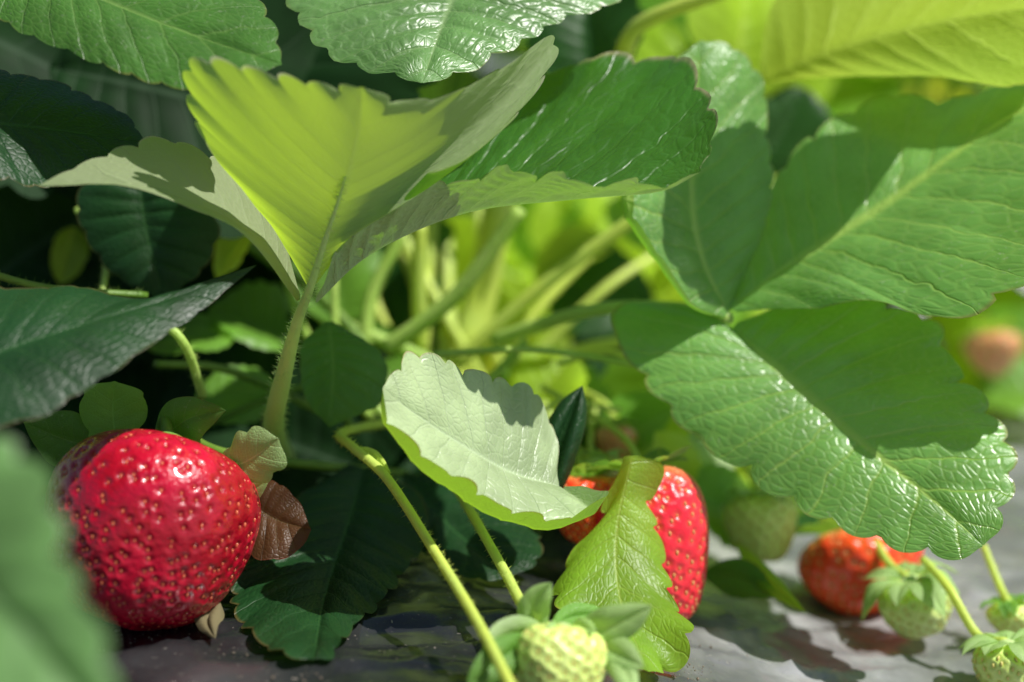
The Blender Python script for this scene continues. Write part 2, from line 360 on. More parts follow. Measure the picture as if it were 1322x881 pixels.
# ================================================================ GROUND
def axis(a,b,st,far,gr=1.16):
    x=list(np.arange(a,b+1e-6,st)); s=st; v=b; hi=[]
    while v<far: s*=gr; v+=s; hi.append(v)
    s=st; v=a; lo=[]
    while v>-far: s*=gr; v-=s; lo.append(v)
    return np.array(lo[::-1]+x+hi)
gx=axis(-16,18,.2,30000); gy=np.r_[axis(14,40,.2,30000,1.1)]
gy=np.unique(np.concatenate([gy[gy<=44],np.arange(45,420,3.),gy[gy>420]]))
GX,GY=np.meshgrid(gx,gy); GZ=gz(GX,GY); near=np.exp(-((GX)/40)**2-((GY-30)/40)**2)
wr=np.zeros_like(GX)
for i in range(GX.shape[0]):
    for j in range(GX.shape[1]):
        if near[i,j]>.02:
            x,y=GX[i,j],GY[i,j]; xr=x*.9+y*.45; yr=y*.9-x*.45
            a1=1-abs(noise.noise(Vector((xr*.22+3,yr*.75,2))))*2; a2=1-abs(noise.noise(Vector((x*.7-5,y*.5+x*.3,7))))*2; a3=1-abs(noise.noise(Vector((x*.5+y*.5,y*1.3-x*.4,11))))*2
            wr[i,j]=near[i,j]*(.18*noise.noise(Vector((x*.16,y*.3,0)))+.14*max(0,a1)**4+.08*max(0,a2)**6+.05*max(0,a3)**6)
GZ=GZ+wr-.10
V=np.stack([GX,GY,GZ],-1).reshape(-1,3); C=len(gx)
F=[(i*C+j,i*C+j+1,(i+1)*C+j+1,(i+1)*C+j) for i in range(len(gy)-1) for j in range(C-1)]
soil=(np.clip((-gz(V[:,0],V[:,1])-9)/3,0,1))
t=NT('plastic_mulch'); tc=t.n('ShaderNodeTexCoord'); ob=tc.outputs['Object']
n1=t.n('ShaderNodeTexNoise',Vector=ob,Scale=28.,Detail=5.,Roughness=.6); n2=t.n('ShaderNodeTexNoise',Vector=ob,Scale=1100.,Detail=3.,Roughness=.6)
n3=t.n('ShaderNodeTexNoise',Vector=ob,Scale=60.,Detail=2.)
sa=t.n('ShaderNodeAttribute',{'attribute_name':'soil'}); sx=t.n('ShaderNodeSeparateXYZ',i0=ob)
glare_x=t.ss(sx.outputs[0],.012,.05,.0,1.)  # rises to the right, where sunlit glare is painted into the colour
dust_glare=t.ss(n1.outputs[0],.38,.72)
dust_glare=t.math('MULTIPLY',dust_glare,t.math('MULTIPLY_ADD',glare_x,.85,.08))  # noise patches are real dust; the rightward boost paints in sunlit glare
c=t.mix(dust_glare,(.010,.011,.013),(.62,.62,.62)); c=t.mix(t.math('MULTIPLY',t.ss(n2.outputs[0],.66,.72),.45),c,(.46,.40,.34))
c=t.mix(t.math('MULTIPLY',glare_x,.42),c,(.40,.41,.42))  # pale grey painted in toward the right as the sheet's silvery glare
sl=t.mix(n3.outputs[0],(.06,.05,.03),(.15,.12,.08)); c=t.mix(sa.outputs['Fac'],c,sl)
ro=t.math('ADD',t.math('MULTIPLY_ADD',dust_glare,.2,.20),t.math('MULTIPLY',sa.outputs['Fac'],.5),clamp=True)
hh=t.math('ADD',t.math('MULTIPLY',n3.outputs[0],.6),t.math('MULTIPLY',n2.outputs[0],.04))
bp=t.n('ShaderNodeBump',Height=hh,Strength=.35,Distance=.002)
pb=t.n('ShaderNodeBsdfPrincipled',Base_Color=c,Roughness=ro,Normal=bp.outputs[0]); pb.inputs['Specular IOR Level'].default_value=.6
t.t.links.new(pb.outputs[0],t.out.inputs[0])
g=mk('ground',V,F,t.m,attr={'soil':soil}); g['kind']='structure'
cv=[];cf=[]
for _ in range(260):
    if rng.random()<.6: q=(rng.uniform(120,420),rng.uniform(800,881))
    else: q=(rng.normal(890,25),rng.uniform(815,881))
    a=(q[1]-440.5)/FPX; dr=FW-UP*a+RT*((q[0]-661)/FPX)
    p=CAM+dr*(7.8/-dr[2])
    for _k in range(6): tt=(7.8-float(gz(p[0],p[1])))/-dr[2]; p=CAM+dr*tt
    r=abs(rng.normal(0,.012))+.006; b=len(cv)
    for v in [(1,0,0),(-1,0,0),(0,1,0),(0,-1,0),(0,0,1),(0,0,-1)]:
        cv.append(p+np.array(v)*r*rng.uniform(.6,1.4)+np.array([0,0,r*.3]))
    for f in [(0,2,4),(2,1,4),(1,3,4),(3,0,4),(2,0,5),(1,2,5),(3,1,5),(0,3,5)]: cf.append(tuple(b+i for i in f))
o=mk('soil_crumbs',cv,cf,M_crumb,smooth=False); tag(o,'scattered brown soil crumbs lying on the black plastic sheet','soil'); o['kind']='stuff'

# ================================================================ HERO LEAVES
def T(name,label,cat,b,group=None): return thing(name,label,cat,P(*b),group)
HL='strawberry_leaf'
t=T(HL,'three-part leaf in the centre seen from below with glowing yellow-green blade and hairy stalk','leaf',(355,530,24.5))
stalk('petiole',t,M_stemp,[(372,600,32),(356,572,28),(354,540,25.6),(366,485,24.5),(384,415,23.6),(400,372,23.1),(418,315,22.75),(436,262,22.4),(446,228,22.15)],[22,25,28,30,29,26,16,9,2],hair=1700,hl=.11,n=80)
lf('leaflet',t,M_cent,[(400,376,23.4),(425,300,22.9),(445,240,22.3),(462,165,21.6),(468,112,21.1)],
   [(398,372,23.4),(352,295,23),(280,205,22.3),(243,145,21.9),(228,90,21.5),(250,72,21.3),(330,86,21.1),(400,104,21),(468,112,21.1)],
   [(404,372,23.4),(500,250,22.9),(610,200,22.6),(685,130,22.9),(716,75,23.2),(712,50,23.2),(620,104,22.2),(540,128,21.5),(468,112,21.1)],N=15,show='under',absT=.26,cupL=-.05,cupR=-.08,quilt=.003,wave=.008,ruf=.02,ts=.38,per=10)
lf('leaflet',t,M_cent,[(388,388,23.4),(335,308,23),(225,250,22.2),(120,236,21.8),(48,240,21.5)],
   [(388,382,23.4),(350,270,23.8),(285,203,23.6),(200,178,23),(120,203,22.2),(48,240,21.5)],
   [(384,390,23.3),(312,300,22.5),(240,266,22),(150,240,21.7),(48,240,21.5)],N=10,show='under',tooth=.14,cup=-.04,quilt=.015,ts=.25)
lf('leaflet',t,M_cen2,[(408,392,23.5),(480,328,23.4),(600,276,23.4),(740,258,23.2),(850,248,22.9),(905,222,22.7)],
   [(415,385,23.9),(500,235,25.2),(600,170,26),(700,85,26.5),(800,60,26.3),(872,72,25.8),(908,110,24.7),(926,165,23.6),(905,222,22.7)],
   [(408,385,23.3),(450,308,22.9),(540,254,22.6),(660,220,22.5),(770,238,22.4),(860,242,22.5),(905,222,22.7)],N=14,show='top',ref='L',absT=.28,cupL=-.06,cupR=.02,quilt=.05,ruf=.09,crink=.03,ns=26,ts=.35)
t=T(HL,'sunlit grey-green leaf with quilted blade hanging down at the top middle edge','leaf',(600,-60,26))
lf('leaflet',t,M_lite,[(600,-80,26),(590,-20,25),(565,50,24),(545,108,23.2)],
   [(580,-90,26),(430,-70,26),(372,0,25),(392,48,24.2),(445,85,23.6),(545,108,23.2)],
   [(640,-90,26.5),(800,-50,26.5),(800,5,25.5),(725,35,24.8),(660,65,24),(600,97,23.5),(545,108,23.2)],N=12,quilt=.07,absT=.2,cup=.05,crink=.035,ns=24,ts=.3)
t=T(HL,'mid-green leaf at the top left corner above the dark shaded leaf','leaf',(40,-60,23))
lf('leaflet',t,M_mature,[(-20,-60,24),(120,-5,23),(250,46,22.5),(365,84,22)],[(40,-100,25),(180,-70,25),(300,-30,24),(355,30,22.8),(365,84,22)],[(-60,-30,23.5),(20,40,22.6),(140,86,22),(225,118,21.8),(305,108,21.8),(365,84,22)],N=11,quilt=.04,absT=.14)
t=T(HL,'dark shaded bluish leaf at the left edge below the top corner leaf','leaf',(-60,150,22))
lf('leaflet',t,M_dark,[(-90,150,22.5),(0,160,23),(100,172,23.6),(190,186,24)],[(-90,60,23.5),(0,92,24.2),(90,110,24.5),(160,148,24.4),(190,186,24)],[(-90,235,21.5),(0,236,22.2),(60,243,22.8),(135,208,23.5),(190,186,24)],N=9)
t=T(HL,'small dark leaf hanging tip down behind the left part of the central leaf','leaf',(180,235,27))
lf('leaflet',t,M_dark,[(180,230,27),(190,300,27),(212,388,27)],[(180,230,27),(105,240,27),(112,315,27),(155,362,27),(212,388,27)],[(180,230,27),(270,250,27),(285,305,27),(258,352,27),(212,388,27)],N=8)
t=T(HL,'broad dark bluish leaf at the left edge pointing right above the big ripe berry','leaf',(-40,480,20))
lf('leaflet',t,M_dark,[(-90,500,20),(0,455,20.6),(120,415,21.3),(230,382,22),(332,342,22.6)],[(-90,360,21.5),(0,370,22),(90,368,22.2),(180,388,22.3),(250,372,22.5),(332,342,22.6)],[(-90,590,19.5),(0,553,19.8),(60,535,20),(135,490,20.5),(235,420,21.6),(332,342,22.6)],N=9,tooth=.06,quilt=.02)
t=T(HL,'out of focus pale green leaf very close at the bottom left corner','leaf',(-160,760,13))
lf('leaflet',t,M_near,[(-260,560,14.5),(-120,680,13.8),(20,800,13),(140,950,12.4)],[(-260,520,14.8),(-120,520,14.5),(0,560,14),(60,605,13.7),(95,690,13.2),(120,780,12.8),(155,870,12.5),(140,950,12.4)],[(-280,600,14),(-240,800,13),(-100,980,12.4),(30,1000,12.2),(140,950,12.4)],N=10,absT=.3)
t=T(HL,'large three-part green leaf on the right, pale veined, half sunlit and half shadowed','leaf',(640,440,31))
stalk('petiole',t,M_stem,[(640,440,31),(760,402,29),(870,398,28),(942,412,26.8)],[20,18,17,15],hair=300,hl=.1)
lf('leaflet',t,M_right,[(940,404,26.8),(905,330,26.8),(892,230,27),(905,52,27.6)],[(935,412,26.7),(880,400,26.1),(825,335,25.7),(782,262,25.6),(800,180,26.2),(840,90,27),(905,52,27.6)],[(945,398,26.9),(988,285,27.4),(998,200,27.8),(988,110,28),(950,62,27.8),(905,52,27.6)],N=10,absT=.18,foldL=1.9,s0=.86,ts=.25)
lf('leaflet',t,M_right,[(940,400,26.8),(1020,342,27),(1140,265,27.1),(1250,185,27.2),(1345,130,27.2),(1450,110,27)],[(942,394,26.9),(968,320,27.6),(992,250,28.1),(1038,180,28.6),(1130,130,29),(1240,122,28.8),(1330,98,28.2),(1450,110,27)],[(950,404,26.7),(1040,398,25.9),(1130,388,25.1),(1240,414,24.2),(1330,372,23.9),(1450,345,23.6),(1490,240,24.4),(1450,110,27)],N=12,absT=.28,quilt=.04,cup=.04,ts=.22,crink=.01,ruf=.03)
lf('leaflet',t,M_right,[(945,424,26.9),(1010,482,26.2),(1100,562,25.4),(1200,642,24.6),(1270,705,24)],[(952,416,26.9),(1020,393,27),(1100,386,26.9),(1205,412,26.5),(1228,462,26.1),(1290,535,25.3),(1314,610,24.6),(1300,675,24.1),(1270,705,24)],[(938,422,26.9),(870,393,27.2),(802,396,27.2),(796,445,26.9),(880,550,26.1),(970,625,25.4),(1090,690,24.7),(1190,722,24.3),(1240,722,24),(1270,705,24)],N=12,absT=.30,quilt=.04,cup=.05,ruf=.04,ts=.22,crink=.01)
t=T(HL,'bright yellow-green backlit leaf filling the top right corner, plus unseen leaflet added for shade','leaf',(980,105,30))
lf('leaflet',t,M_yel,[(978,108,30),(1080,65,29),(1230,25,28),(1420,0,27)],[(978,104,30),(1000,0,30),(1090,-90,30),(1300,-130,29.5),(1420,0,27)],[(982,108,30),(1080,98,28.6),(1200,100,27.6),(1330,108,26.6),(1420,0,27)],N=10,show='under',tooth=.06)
lf('leaflet',t,M_mature,[(1400,-135,26),(1260,-125,25.4),(1080,-105,24.6)],[(1400,-135,26),(1340,-175,26.4),(1200,-165,26),(1100,-130,25.2),(1080,-105,24.6)],[(1400,-135,26),(1360,-95,24.8),(1260,-80,24),(1130,-75,23.8),(1080,-105,24.6)],N=9,view=(0,0,1))  # unseen leaflet added above the frame to shade the large right leaf
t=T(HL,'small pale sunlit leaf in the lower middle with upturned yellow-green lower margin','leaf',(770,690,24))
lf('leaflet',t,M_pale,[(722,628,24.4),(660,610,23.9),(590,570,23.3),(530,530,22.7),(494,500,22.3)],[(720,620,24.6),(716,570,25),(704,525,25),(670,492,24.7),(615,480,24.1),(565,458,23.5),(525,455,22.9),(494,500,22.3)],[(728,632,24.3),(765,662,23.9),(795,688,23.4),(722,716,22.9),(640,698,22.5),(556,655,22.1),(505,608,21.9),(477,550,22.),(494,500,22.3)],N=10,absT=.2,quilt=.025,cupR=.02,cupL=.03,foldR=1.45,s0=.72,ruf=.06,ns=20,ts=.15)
t=T(HL,'dark curled narrow leaf standing just right of the small pale sunlit leaf','leaf',(690,670,25))
SL('leaflet',t,M_dark,(690,672,25.3),(715,590,25.4),(752,498,25.6),28,cup=.5,shape=(.6,.9,1.,.9,.6))
t=T(HL,'yellow-green leaf hanging to the ground in front of the half-hidden ripe berry','leaf',(800,640,25))
lf('leaflet',t,M_lime,[(816,588,25.1),(796,690,24.7),(802,780,23.9),(838,868,23.2)],[(806,588,25.1),(796,620,25.2),(776,672,25.2),(738,712,24.9),(712,772,24.3),(762,838,23.4),(838,868,23.2)],[(826,588,25.1),(852,604,25.3),(842,660,25.2),(862,715,24.8),(872,775,24.2),(898,832,23.4),(878,866,23.2),(838,868,23.2)],N=9,absT=.30,cup=.03,quilt=.006,ruf=.10,wave=.10,ts=.12,crink=.015)
t=T(HL,'dark green leaf on the ground right of the big ripe berry with reddish tip','leaf',(470,610,27.5))
lf('leaflet',t,M_dark,[(470,605,27.5),(445,690,26),(420,770,24),(405,852,21.6)],[(450,600,27.5),(390,640,26.5),(330,720,25),(292,766,24),(312,808,23),(360,850,21.8),(405,852,21.6)],[(490,603,27.5),(548,650,27),(545,715,26),(495,775,24),(452,815,22.5),(432,850,21.7),(405,852,21.6)],N=13,absT=.2,ruf=.06,ts=.3)
t=T(HL,'dark leaf in shadow on the ground behind the pale middle leaf','leaf',(520,620,28.5))
lf('leaflet',t,M_dark,[(520,610,28.5),(580,680,27),(660,745,25.6)],[(520,610,28.5),(600,620,28),(690,660,27.6),(700,720,26),(660,745,25.6)],[(520,610,28.5),(520,680,27.4),(570,735,26),(620,750,25.6),(660,745,25.6)],N=8)
t=T(HL,'small reddish-brown withered leaf tucked against the right side of the big ripe berry','leaf',(322,640,24))
lf('leaflet',t,M_red,[(322,650,24.6),(360,672,24.4),(402,684,24.2)],[(322,640,24.6),(345,618,24.7),(380,640,24.5),(402,684,24.2)],[(322,665,24.6),(318,712,24.2),(355,726,24),(390,705,24.1),(402,684,24.2)],N=5,tooth=.05,wave=.1)
t=T(HL,'small green folded leaf in the shade between the central stalk and the crown','leaf',(430,420,26.5))
lf('leaflet',t,M_mature,[(425,415,26.5),(430,480,26.3),(425,552,26)],[(420,415,26.5),(388,450,26.6),(392,510,26.4),(425,552,26)],[(430,415,26.5),(495,460,26.8),(490,520,26.6),(425,552,26)],N=8,tooth=.06)
t=T(HL,'narrow bright green leaf lying on the plastic left of the orange-red berry','leaf',(955,705,29.5))
SL('leaflet',t,M_lime,(950,700,29.5),(985,745,28),(1042,792,26.5),14,N=5)
t=T(HL,'dull green leaf lying on the plastic just right of the half-hidden ripe berry','leaf',(915,740,29))
SL('leaflet',t,M_mature,(905,742,29),(950,745,28.4),(1010,772,27.4),26,N=6)
t=T(HL,'pale green leaf behind the half-hidden ripe berry beneath the large right leaf','leaf',(860,560,32))
lf('leaflet',t,M_pale,[(850,560,33),(890,610,32),(940,660,31)],[(850,560,33),(905,560,33),(948,600,32),(940,660,31)],[(850,560,33),(845,610,32),(880,665,31),(940,660,31)],N=7)

# ================================================================ BERRIES
BN='strawberry'
t=T(BN,'big glossy ripe red strawberry resting on the black plastic at the left','strawberry',(160,808,23))
c=P(194,680,23); FR,sf=berry(t,c,1.66,1.60,(.14,.42,.88),M_bred,M_seed,740,res=(540,270),con=-.01,lobe=.02,seedsz=.033,pit=.036,seed=3,full=.80,tipd=1.25,puffk=.12,jit=1.2,sink=.55,prk=1.8)
cb=c+FR[:,2]*1.36
V,F=tube(np.array([cb-FR[:,2]*.1,cb+FR[:,2]*.05,cb+FR[:,2]*.2]),[.5,.42,.15],n=8); cx=mk('calyx',V,F,M_sep,t)
SL('sepal',cx,M_sep,(150,575,24.0),(146,530,24.0),(148,492,23.8),44,N=3,tooth=.3,cup=.05,shape=(.7,.95,1.,1.,.95))
SL('sepal',cx,M_mature,(200,572,24.0),(245,540,23.6),(292,530,23.3),32,cup=.1)
SL('sepal',cx,M_sepp,(285,610,23.4),(325,592,23.1),(360,566,22.9),38,N=3,tooth=.3,cup=.12,shape=(.5,.8,1.,1.,.9))
SL('sepal',cx,M_mature,(130,580,24.2),(80,566,24.1),(30,545,23.8),38,cup=.1)
SL('sepal',cx,M_sepp,(290,640,23.8),(325,632,23.4),(348,618,23.3),18)
SL('sepal',cx,M_dry,(280,770,23),(268,800,22.6),(278,825,22),20,cup=.3)
V,F=tube(np.array([cb+FR[:,2]*.1,cb+np.array([-.1,.6,.3]),cb+np.array([.6,2.,-.6]),cb+np.array([3.5,5.5,-1.8])]),[.1,.09,.09,.09]); mk('stalk',V,F,M_stemd,t)

def full_berry(label,px,py,d,rpx,hpx,ax,mat,smat,n,cm,seed,ln=1.,w=.3,up=.3,stk=None,con=.25,res=(180,90),grp=None,nsep=8,ssz=.055,full=.88):
    R=rpx/FPX*d; H=hpx/FPX*d; c=P(px,py,d,False); t=thing(BN,label,'strawberry',c-np.array([0,0,H]),grp)
    FR,_=berry(t,c,R,H,ax,mat,smat,n,res=res,con=con,seed=seed,seedsz=ssz,pit=ssz*.8,full=full,sink=.45)
    calyx(t,c,FR,H,R,cm,n=nsep,ln=ln*R,w=w*R,up=up,seed=seed)
    if stk is not None:
        pts=[c+FR[:,2]*H*.85]+[P(*q) for q in stk[0]]; V,F=tube(np.array(pts),[k/FPX*d/2 for k in stk[1]],hair=120,hl=.07); mk('stalk',V,F,M_stemy,t)
    return t
full_berry('shiny ripe red strawberry half hidden behind the hanging yellow-green leaf',846,700,26.6,74,108,(-.15,.25,.95),M_bred2,M_seedr,420,M_sep,11,ln=.9,stk=([(800,560,29),(700,500,30)],[10,9,9]),con=.10,res=(300,170),ssz=.042,full=.8)
full_berry('small orange-red strawberry between the dark curled leaf and the yellow-green leaf',756,656,26.9,48,46,(0,.3,.9),M_bor2,M_seedr,170,M_sep,12,ln=.8,stk=([(740,570,30)],[8,8]),ssz=.035)
full_berry('orange-red ripening strawberry lying beneath the large right leaf',1115,733,30,80,58,(-.25,.45,.82),M_bor2,M_seedr,260,M_sep,13,ln=1.1,stk=([(1060,640,31),(900,560,32)],[9,8,8]),ssz=.045,con=.1,full=.8)
full_berry('pale green unripe strawberry hanging beside the tip of the half-hidden ripe berry',984,678,30.2,44,47,(-.05,.2,.97),M_bpal,M_seedg,140,M_sepp,14,ln=1.3,up=-.3,w=.36,stk=([(960,600,31),(900,520,32)],[10,8,8]),ssz=.045,full=.75,con=.1)
full_berry('yellow-green unripe strawberry in front of the orange-red ripening one',1183,780,27.8,48,42,(-.3,-.05,.9),M_bgrn,M_seedg,140,M_sepp,15,ln=1.35,up=-.25,w=.36,stk=([(1146,725,28.5),(1110,660,29.5)],[12,11,9]),ssz=.045,full=.8,con=.1)
full_berry('unripe green strawberry cut off by the bottom right corner',1302,862,25.4,44,38,(-.1,.1,.97),M_bgrn,M_seedg,140,M_sepp,16,ln=1.25,up=-.2,w=.36,stk=([(1262,820,26),(1225,760,26.5),(1192,722,27.5)],[13,12,12,10]),ssz=.045,full=.8,con=.1)
full_berry('small unripe strawberry at the right edge just above the corner berry',1306,800,27.5,28,26,(-.2,.1,.95),M_bpal,M_seedg,90,M_sep,17,ln=1.3,up=-.2,stk=([(1290,755,28),(1270,705,28.5)],[11,10,9]),ssz=.04)
full_berry('tiny unripe greenish-orange strawberry under the crown above the half-hidden ripe berry',795,572,30.5,26,26,(0,.2,.95),M_bor,M_seedg,80,M_sep,18,ln=1.4,up=.2,stk=([(780,520,31),(740,500,32)],[8,7,7]),ssz=.035)
full_berry('tiny pale unripe strawberry between the curled dark leaf and the half-hidden ripe berry',775,612,28.4,24,24,(0,.2,.95),M_bpal,M_seedg,70,M_sepp,19,ln=1.4,up=.1,stk=([(762,575,30),(770,520,31)],[8,7,7]),ssz=.035)
t=T(BN,'unripe whitish-green strawberry with spreading sepals at the bottom middle edge','strawberry',(720,900,21))
c=P(724,862,21.0,False); FR,_=berry(t,c,.72,.64,(.05,.55,.8),M_bpal,M_seedg,190,res=(260,130),con=.05,seed=21,seedsz=.042,pit=.035,full=.78)
top=c+FR[:,2]*.56
V,F=tube(np.array([top-FR[:,2]*.1,top+FR[:,2]*.02,top+FR[:,2]*.1]),[.3,.26,.1],n=8); cx=mk('calyx',V,F,M_sepp,t)
for a in [((696,818,21.5),(688,785,21.4),(712,752,21.2),22),((745,814,21.4),(790,808,21),(842,782,20.8),26),((705,817,21.4),(655,820,21),(622,848,20.6),24),
          ((715,814,21.6),(735,798,22),(785,792,22.2),18),((690,824,21.2),(645,852,20.6),(602,890,20.2),26),((770,828,21.2),(802,848,20.7),(832,862,20.4),24),
          ((785,842,21),(806,866,20.5),(818,900,20.1),18),((712,810,21.4),(720,808,20.9),(708,818,20.6),12),((738,810,21.3),(752,810,20.9),(770,816,20.6),13)]:
    SL('sepal',cx,M_sepp if rng.random()<.75 else M_sep,*a,cup=.2,shape=(.6,.95,1.,.8,.45),lean=.05)
stalk('stalk',t,M_stemy,[(715,815,21.6),(682,792,21.9),(650,735,23),(612,668,25),(590,630,27)],[15,14,13,13,12],hair=260,hl=.08)
t=T('fruit_stalk','long thin yellow fruit stalk crossing the lower middle down to the bottom edge','stalk',(448,572,24.5))
stalk('stem',t,M_stemy,[(560,540,31),(490,548,28.5),(440,560,26),(456,578,24.8),(500,618,24),(560,710,22.6),(615,800,21.0),(662,890,19.6)],[12,12,12,12,13,13,14,15],hair=700,hl=.08,n=90)
SL('bract',t,M_stemy,(455,580,24.9),(480,588,24.6),(505,612,24.2),9)

# ================================================================ HERO PLANT CROWN
t=T('strawberry_plant','crown of the main strawberry plant, bright stalks and small leaves in the middle','plant',(570,560,31))
ST=[([(500,450,31),(590,380,30.5),(672,270,30)],[22,21,18],M_stem),([(545,450,32.5),(540,380,32),(542,290,31.5)],[20,19,17],M_stemy),
([(600,450,35),(625,360,35),(655,180,34)],[44,40,34],M_stemy),([(590,470,32),(700,370,31.5),(830,275,31)],[20,18,16],M_stemy),
([(560,458,28),(690,452,27.5),(830,472,28)],[9,8,8],M_stem),([(180,395,25.5),(235,440,25.2),(262,512,26)],[12,12,12],M_stem),
([(-40,345,24),(60,372,25),(190,382,26)],[10,10,9],M_stemd),([(470,450,32),(480,380,32),(520,300,32)],[20,18,16],M_stem),
([(520,560,29),(620,500,30),(680,440,30)],[14,14,12],M_stem),([(560,560,31),(690,560,31),(780,600,30)],[12,12,10],M_stemy),
([(640,500,33),(760,450,33),(900,430,33)],[18,16,16],M_stemy),([(430,540,29),(300,480,28),(200,470,27)],[12,11,10],M_stemd),
([(520,520,31),(430,400,31),(300,300,30)],[18,16,14],M_stemd),([(700,520,31),(730,580,30.5),(745,640,30)],[12,12,10],M_stemy),
([(100,270,28),(135,330,27.5),(130,395,27)],[9,8,8],M_stem),([(460,560,29),(400,500,28.5),(240,560,28)],[10,9,8],M_stemd),
([(800,80,31),(830,30,30),(960,-20,29)],[22,20,18],M_stemy),([(620,520,32),(560,470,32),(450,420,32)],[18,16,14],M_stem),
([(660,500,32.5),(680,420,32.5),(760,330,33)],[15,14,13],M_stemy),([(500,540,30),(440,470,30),(430,330,30)],[12,11,10],M_stem),([(480,540,31),(400,440,31),(360,330,30.5)],[12,11,10],M_stem),
([(720,470,29),(790,455,29),(840,480,29.5)],[7,7,6],M_stemy),([(680,560,29),(720,520,29),(800,530,30)],[7,6,6],M_stemy)]
for k in range(7):
    x0=random.uniform(540,700); x1=x0+random.uniform(-150,230); d0=random.uniform(34,37)
    ST.append(([(x0,random.uniform(490,540),d0),((x0+x1)/2+random.uniform(-25,25),random.uniform(380,440),d0),(x1,random.uniform(240,340),d0+1)],[random.uniform(9,17)]*3,M_stemy))
for l,w,m in ST: stalk('petiole',t,m,l,w,hair=200,hl=.11)
SH=[(.0,0),(.10,.40),(.30,.82),(.55,1.),(.78,.88),(.94,.45),(1.,0)]
def gen(Ln,W,fold=.25,curl=.25,N=9,ns=7,per=6,seed=0,wv=.06):
    r2=np.random.default_rng(seed)
    def z(y): return -curl*Ln*(y**2)
    mid=np.array([(0,Ln*a,z(a)) for a in (0,.3,.6,1)])
    sk=r2.normal(0,.04); L=np.array([(-W*w*(1+sk),Ln*a,z(a)+fold*W*w) for a,w in SH]); R=np.array([(W*w*(1-sk),Ln*a,z(a)+fold*W*w) for a,w in SH])
    return blade(mid,L,R,N=N,tooth=.15,cup=.05,quilt=.05*Ln/5,ns=ns,per=per,view=(0,0,1),clampg=False,wave=wv)
def fill(parent,px,py,d,ln,w,ang,tilt,mat,name='leaf',roll=0.,seed=0,face=1):
    V,F,U=gen(ln,w,fold=random.uniform(.1,.4),curl=random.uniform(.05,.4),seed=seed)
    a=math.radians(ang); yv=RT*math.cos(a)+UP*math.sin(a); ti=math.radians(tilt)
    nv=face*(-FW)*math.cos(ti)+np.array([0,0,1.])*math.sin(ti)+RT*roll; nv=nrmz(nv-yv*(nv@yv)) if np.linalg.norm(nv-yv*(nv@yv))>.1 else nrmz(np.cross(RT,yv))
    xv=np.cross(yv,nv); B=np.stack([xv,yv,nv],1)
    c=P(px,py,d)-yv*ln*.5
    Wv=V@B.T+c; Wv[:,2]=np.maximum(Wv[:,2],gz(Wv[:,0],Wv[:,1])+.05)
    return mk(name,Wv,F,mat,parent,uv=U)
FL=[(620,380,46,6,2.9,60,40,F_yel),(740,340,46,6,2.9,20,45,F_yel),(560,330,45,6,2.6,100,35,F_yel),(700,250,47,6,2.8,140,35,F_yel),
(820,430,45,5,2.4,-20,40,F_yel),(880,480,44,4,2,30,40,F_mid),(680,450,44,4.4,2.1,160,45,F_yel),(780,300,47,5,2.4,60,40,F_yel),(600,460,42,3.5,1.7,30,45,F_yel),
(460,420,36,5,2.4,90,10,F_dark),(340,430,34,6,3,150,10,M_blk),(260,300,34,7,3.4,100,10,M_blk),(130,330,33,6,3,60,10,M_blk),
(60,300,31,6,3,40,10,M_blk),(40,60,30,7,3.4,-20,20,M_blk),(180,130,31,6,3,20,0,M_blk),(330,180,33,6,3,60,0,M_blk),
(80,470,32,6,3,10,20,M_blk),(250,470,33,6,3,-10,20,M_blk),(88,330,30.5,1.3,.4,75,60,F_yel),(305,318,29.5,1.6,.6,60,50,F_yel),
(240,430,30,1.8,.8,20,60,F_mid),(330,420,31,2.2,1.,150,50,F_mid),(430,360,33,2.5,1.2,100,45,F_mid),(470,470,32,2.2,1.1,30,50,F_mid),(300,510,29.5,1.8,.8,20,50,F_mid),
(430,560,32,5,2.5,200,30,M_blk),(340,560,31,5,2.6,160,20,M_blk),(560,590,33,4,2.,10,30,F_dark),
(680,610,32,3.4,1.6,-60,20,F_dark),(860,520,34,4,2,250,40,F_mid),(1020,250,46,6,3,70,30,F_yel),(1070,130,48,5,2.4,30,50,F_mid),
(900,40,37,5,2.2,60,30,F_yel),(800,30,38,5,2.4,80,30,F_mid),(960,40,36,4,2,80,30,F_yel),(760,50,33,3,1.4,100,20,F_dark),(1010,170,36,2.6,1.2,60,40,F_dark),
(1000,560,38,5,2.4,180,50,F_mid),(1050,640,38,5,2.2,150,60,F_dark),(840,600,34,3,1.4,40,40,F_mid),(700,540,33,3.4,1.6,70,30,F_mid),
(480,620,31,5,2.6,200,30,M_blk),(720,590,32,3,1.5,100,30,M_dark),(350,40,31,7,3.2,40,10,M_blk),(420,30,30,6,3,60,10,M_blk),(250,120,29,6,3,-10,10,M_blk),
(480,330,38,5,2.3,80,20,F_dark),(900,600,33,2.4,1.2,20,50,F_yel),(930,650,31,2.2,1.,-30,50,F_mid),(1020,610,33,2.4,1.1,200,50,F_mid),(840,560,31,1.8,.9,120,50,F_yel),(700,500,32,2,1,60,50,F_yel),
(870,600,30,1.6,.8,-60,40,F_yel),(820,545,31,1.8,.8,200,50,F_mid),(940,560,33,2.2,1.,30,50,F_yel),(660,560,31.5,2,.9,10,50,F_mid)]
for k in range(26):
    FL.append((random.uniform(560,1010),random.uniform(230,600),random.uniform(37,44),random.uniform(1.8,3.2),0,random.uniform(0,360),random.uniform(25,70),random.choice([F_yel,F_yel,F_yel,F_mid,F_dark])))
for i,f in enumerate(FL):
    f=list(f)
    if f[4]==0: f[4]=f[3]*.45
    fill(t,*f,roll=random.uniform(-.5,.5),seed=100+i)

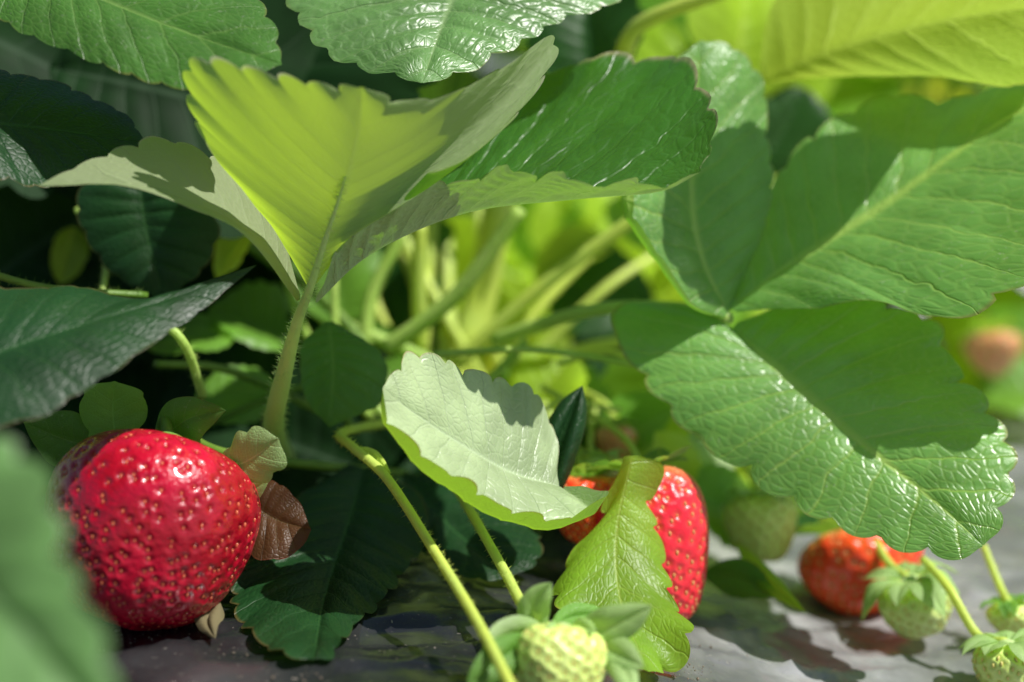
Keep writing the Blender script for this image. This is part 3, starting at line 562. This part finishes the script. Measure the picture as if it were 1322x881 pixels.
# ================================================================ NEIGHBOUR PLANTS
TPL=[]
def compound(seed,mat):
    r2=np.random.default_rng(seed); Vs=[];Fs=[];Us=[];o=0
    for k,yaw in enumerate((0,78,-78)):
        ln=5.2 if k==0 else 4.8
        V,F,U=gen(ln,ln*.44,fold=r2.uniform(.15,.45),curl=r2.uniform(.1,.4),N=9,ns=5,per=4,seed=seed+k)
        a=math.radians(yaw+r2.normal(0,6)); Rm=np.array([[math.cos(a),-math.sin(a),0],[math.sin(a),math.cos(a),0],[0,0,1]])
        V=V@Rm.T+Rm@np.array([0,.25,0]); Vs.append(V);Us.append(U);Fs+= [tuple(i+o for i in f) for f in F]; o+=len(V)
    me_o=mk('leaf',np.vstack(Vs),Fs,mat,uv=np.vstack(Us)); me=me_o.data; bpy.data.objects.remove(me_o); return me
for i,m in enumerate((F_mid,F_yel,F_yel,F_mid,F_dark)): TPL.append(compound(300+10*i,m))
V,F=tube(np.array([[0,0,0],[0,.08,.35],[0,.1,.7],[0,0,1.]]),[.16,.14,.12,.1],sides=7,n=12)
_o=mk('petiole',V,F,M_stem); PET=_o.data; bpy.data.objects.remove(_o)
def plant(x,y,h,n,label,seed,grp='strawberry plants behind the main plant',sc_=1.):
    r=random.Random(seed); z0=float(gz(x,y)); t=thing('strawberry_plant',label,'plant',(x,y,z0),grp)
    for k in range(n):
        a=2.4*k+r.uniform(-.3,.3); f=(k+.5)/n; rad=(3+11*f**.7)*sc_*r.uniform(.8,1.1); zz=h*(1.05-.75*f**1.4)*r.uniform(.85,1.1)
        nd=Vector((math.cos(a)*rad,math.sin(a)*rad,zz))*S
        o=bpy.data.objects.new('leaf',r.choice(TPL)); COL.objects.link(o); o.parent=t; o.location=nd
        out=Vector((math.cos(a),math.sin(a),-.1-.5*f*r.random())).normalized(); up=Vector((math.cos(a)*.25+r.uniform(-.35,.35),math.sin(a)*.25+r.uniform(-.35,.35),1)); up=(up-out*up.dot(out)).normalized(); xx=out.cross(up)
        m=Matrix((xx,out,up)).transposed(); s=sc_*r.uniform(.85,1.25); o.rotation_euler=m.to_euler(); o.scale=(s,)*3
        p=bpy.data.objects.new('petiole',PET); COL.objects.link(p); p.parent=o
        im=m.inverted(); v=im@(-nd)/s; ln=v.length; q=Vector((0,0,-1)).rotation_difference(v.normalized())
        p.rotation_euler=q.to_euler(); p.scale=(1,1,ln/S); p.location=v
    return t
plant(-24,50,20,24,'leafy strawberry plant close behind the main plant on its left',1)
plant(-6,66,22,26,'leafy strawberry plant directly behind the crown of the main plant',2)
plant(16,62,23,28,'leafy strawberry plant behind the large right leaf',3)
p4=plant(29,56,12,34,'low leafy strawberry plant far back at the right edge',4,sc_=.8)
for i,(px,py,d,ln,a) in enumerate([(1290,400,50,4.5,20),(1320,440,48,3.5,200),(1250,430,52,4,-20),(1330,500,46,3,160),(1240,500,50,3,60)]):
    fill(p4,px,py,d,ln,ln*.46,a,50,[F_yel,F_mid][i%2],seed=700+i)
for i,(xx,yy) in enumerate([(-60,150),(-25,152),(8,149),(42,150),(76,152),(30,275),(75,272),(118,276)]):
    plant(xx,yy,24,20,'blurred strawberry plant in a distant planted row',20+i,grp='plants of the distant rows',sc_=1.35)
full_berry('blurred orange strawberry far off near the right edge',1283,455,45,34,32,(0,.2,.95),M_bor,M_seedg,60,F_mid,31,res=(80,40),stk=([(1270,400,48)],[12,10]),ssz=.1)
# ================================================================ CAMERA, LIGHT
cam=bpy.data.cameras.new('camera'); co=bpy.data.objects.new('camera',cam); COL.objects.link(co); sc.camera=co
co.location=Vector(CAM)*S; co.rotation_euler=(math.radians(90)-PITCH,0,0); cam.lens=50; cam.sensor_width=36; cam.clip_start=.01; cam.clip_end=2000
cam.dof.use_dof=True; cam.dof.focus_distance=.236; cam.dof.aperture_fstop=7.6
Ld=Vector((.50,-.22,.83)).normalized()
sun=bpy.data.lights.new('sun','SUN'); sun.energy=5.0; sun.angle=math.radians(.5); sun.color=(1,.97,.92)
so=bpy.data.objects.new('sun',sun); COL.objects.link(so); so.rotation_euler=Ld.to_track_quat('Z','Y').to_euler(); so.location=(0,0,2)
w=bpy.data.worlds.new('World'); sc.world=w; w.use_nodes=True; nt=w.node_tree
sk=nt.nodes.new('ShaderNodeTexSky'); sk.sky_type='NISHITA'; sk.sun_disc=False; sk.sun_elevation=math.asin(Ld.z); sk.sun_rotation=math.atan2(Ld.x,Ld.y)
bg=nt.nodes['Background']; nt.links.new(sk.outputs[0],bg.inputs[0]); bg.inputs[1].default_value=.065
sc.view_settings.view_transform='Standard'; sc.view_settings.look='None'; sc.view_settings.exposure=0
for o in bpy.data.objects:
    if '_w' in o: del o['_w']
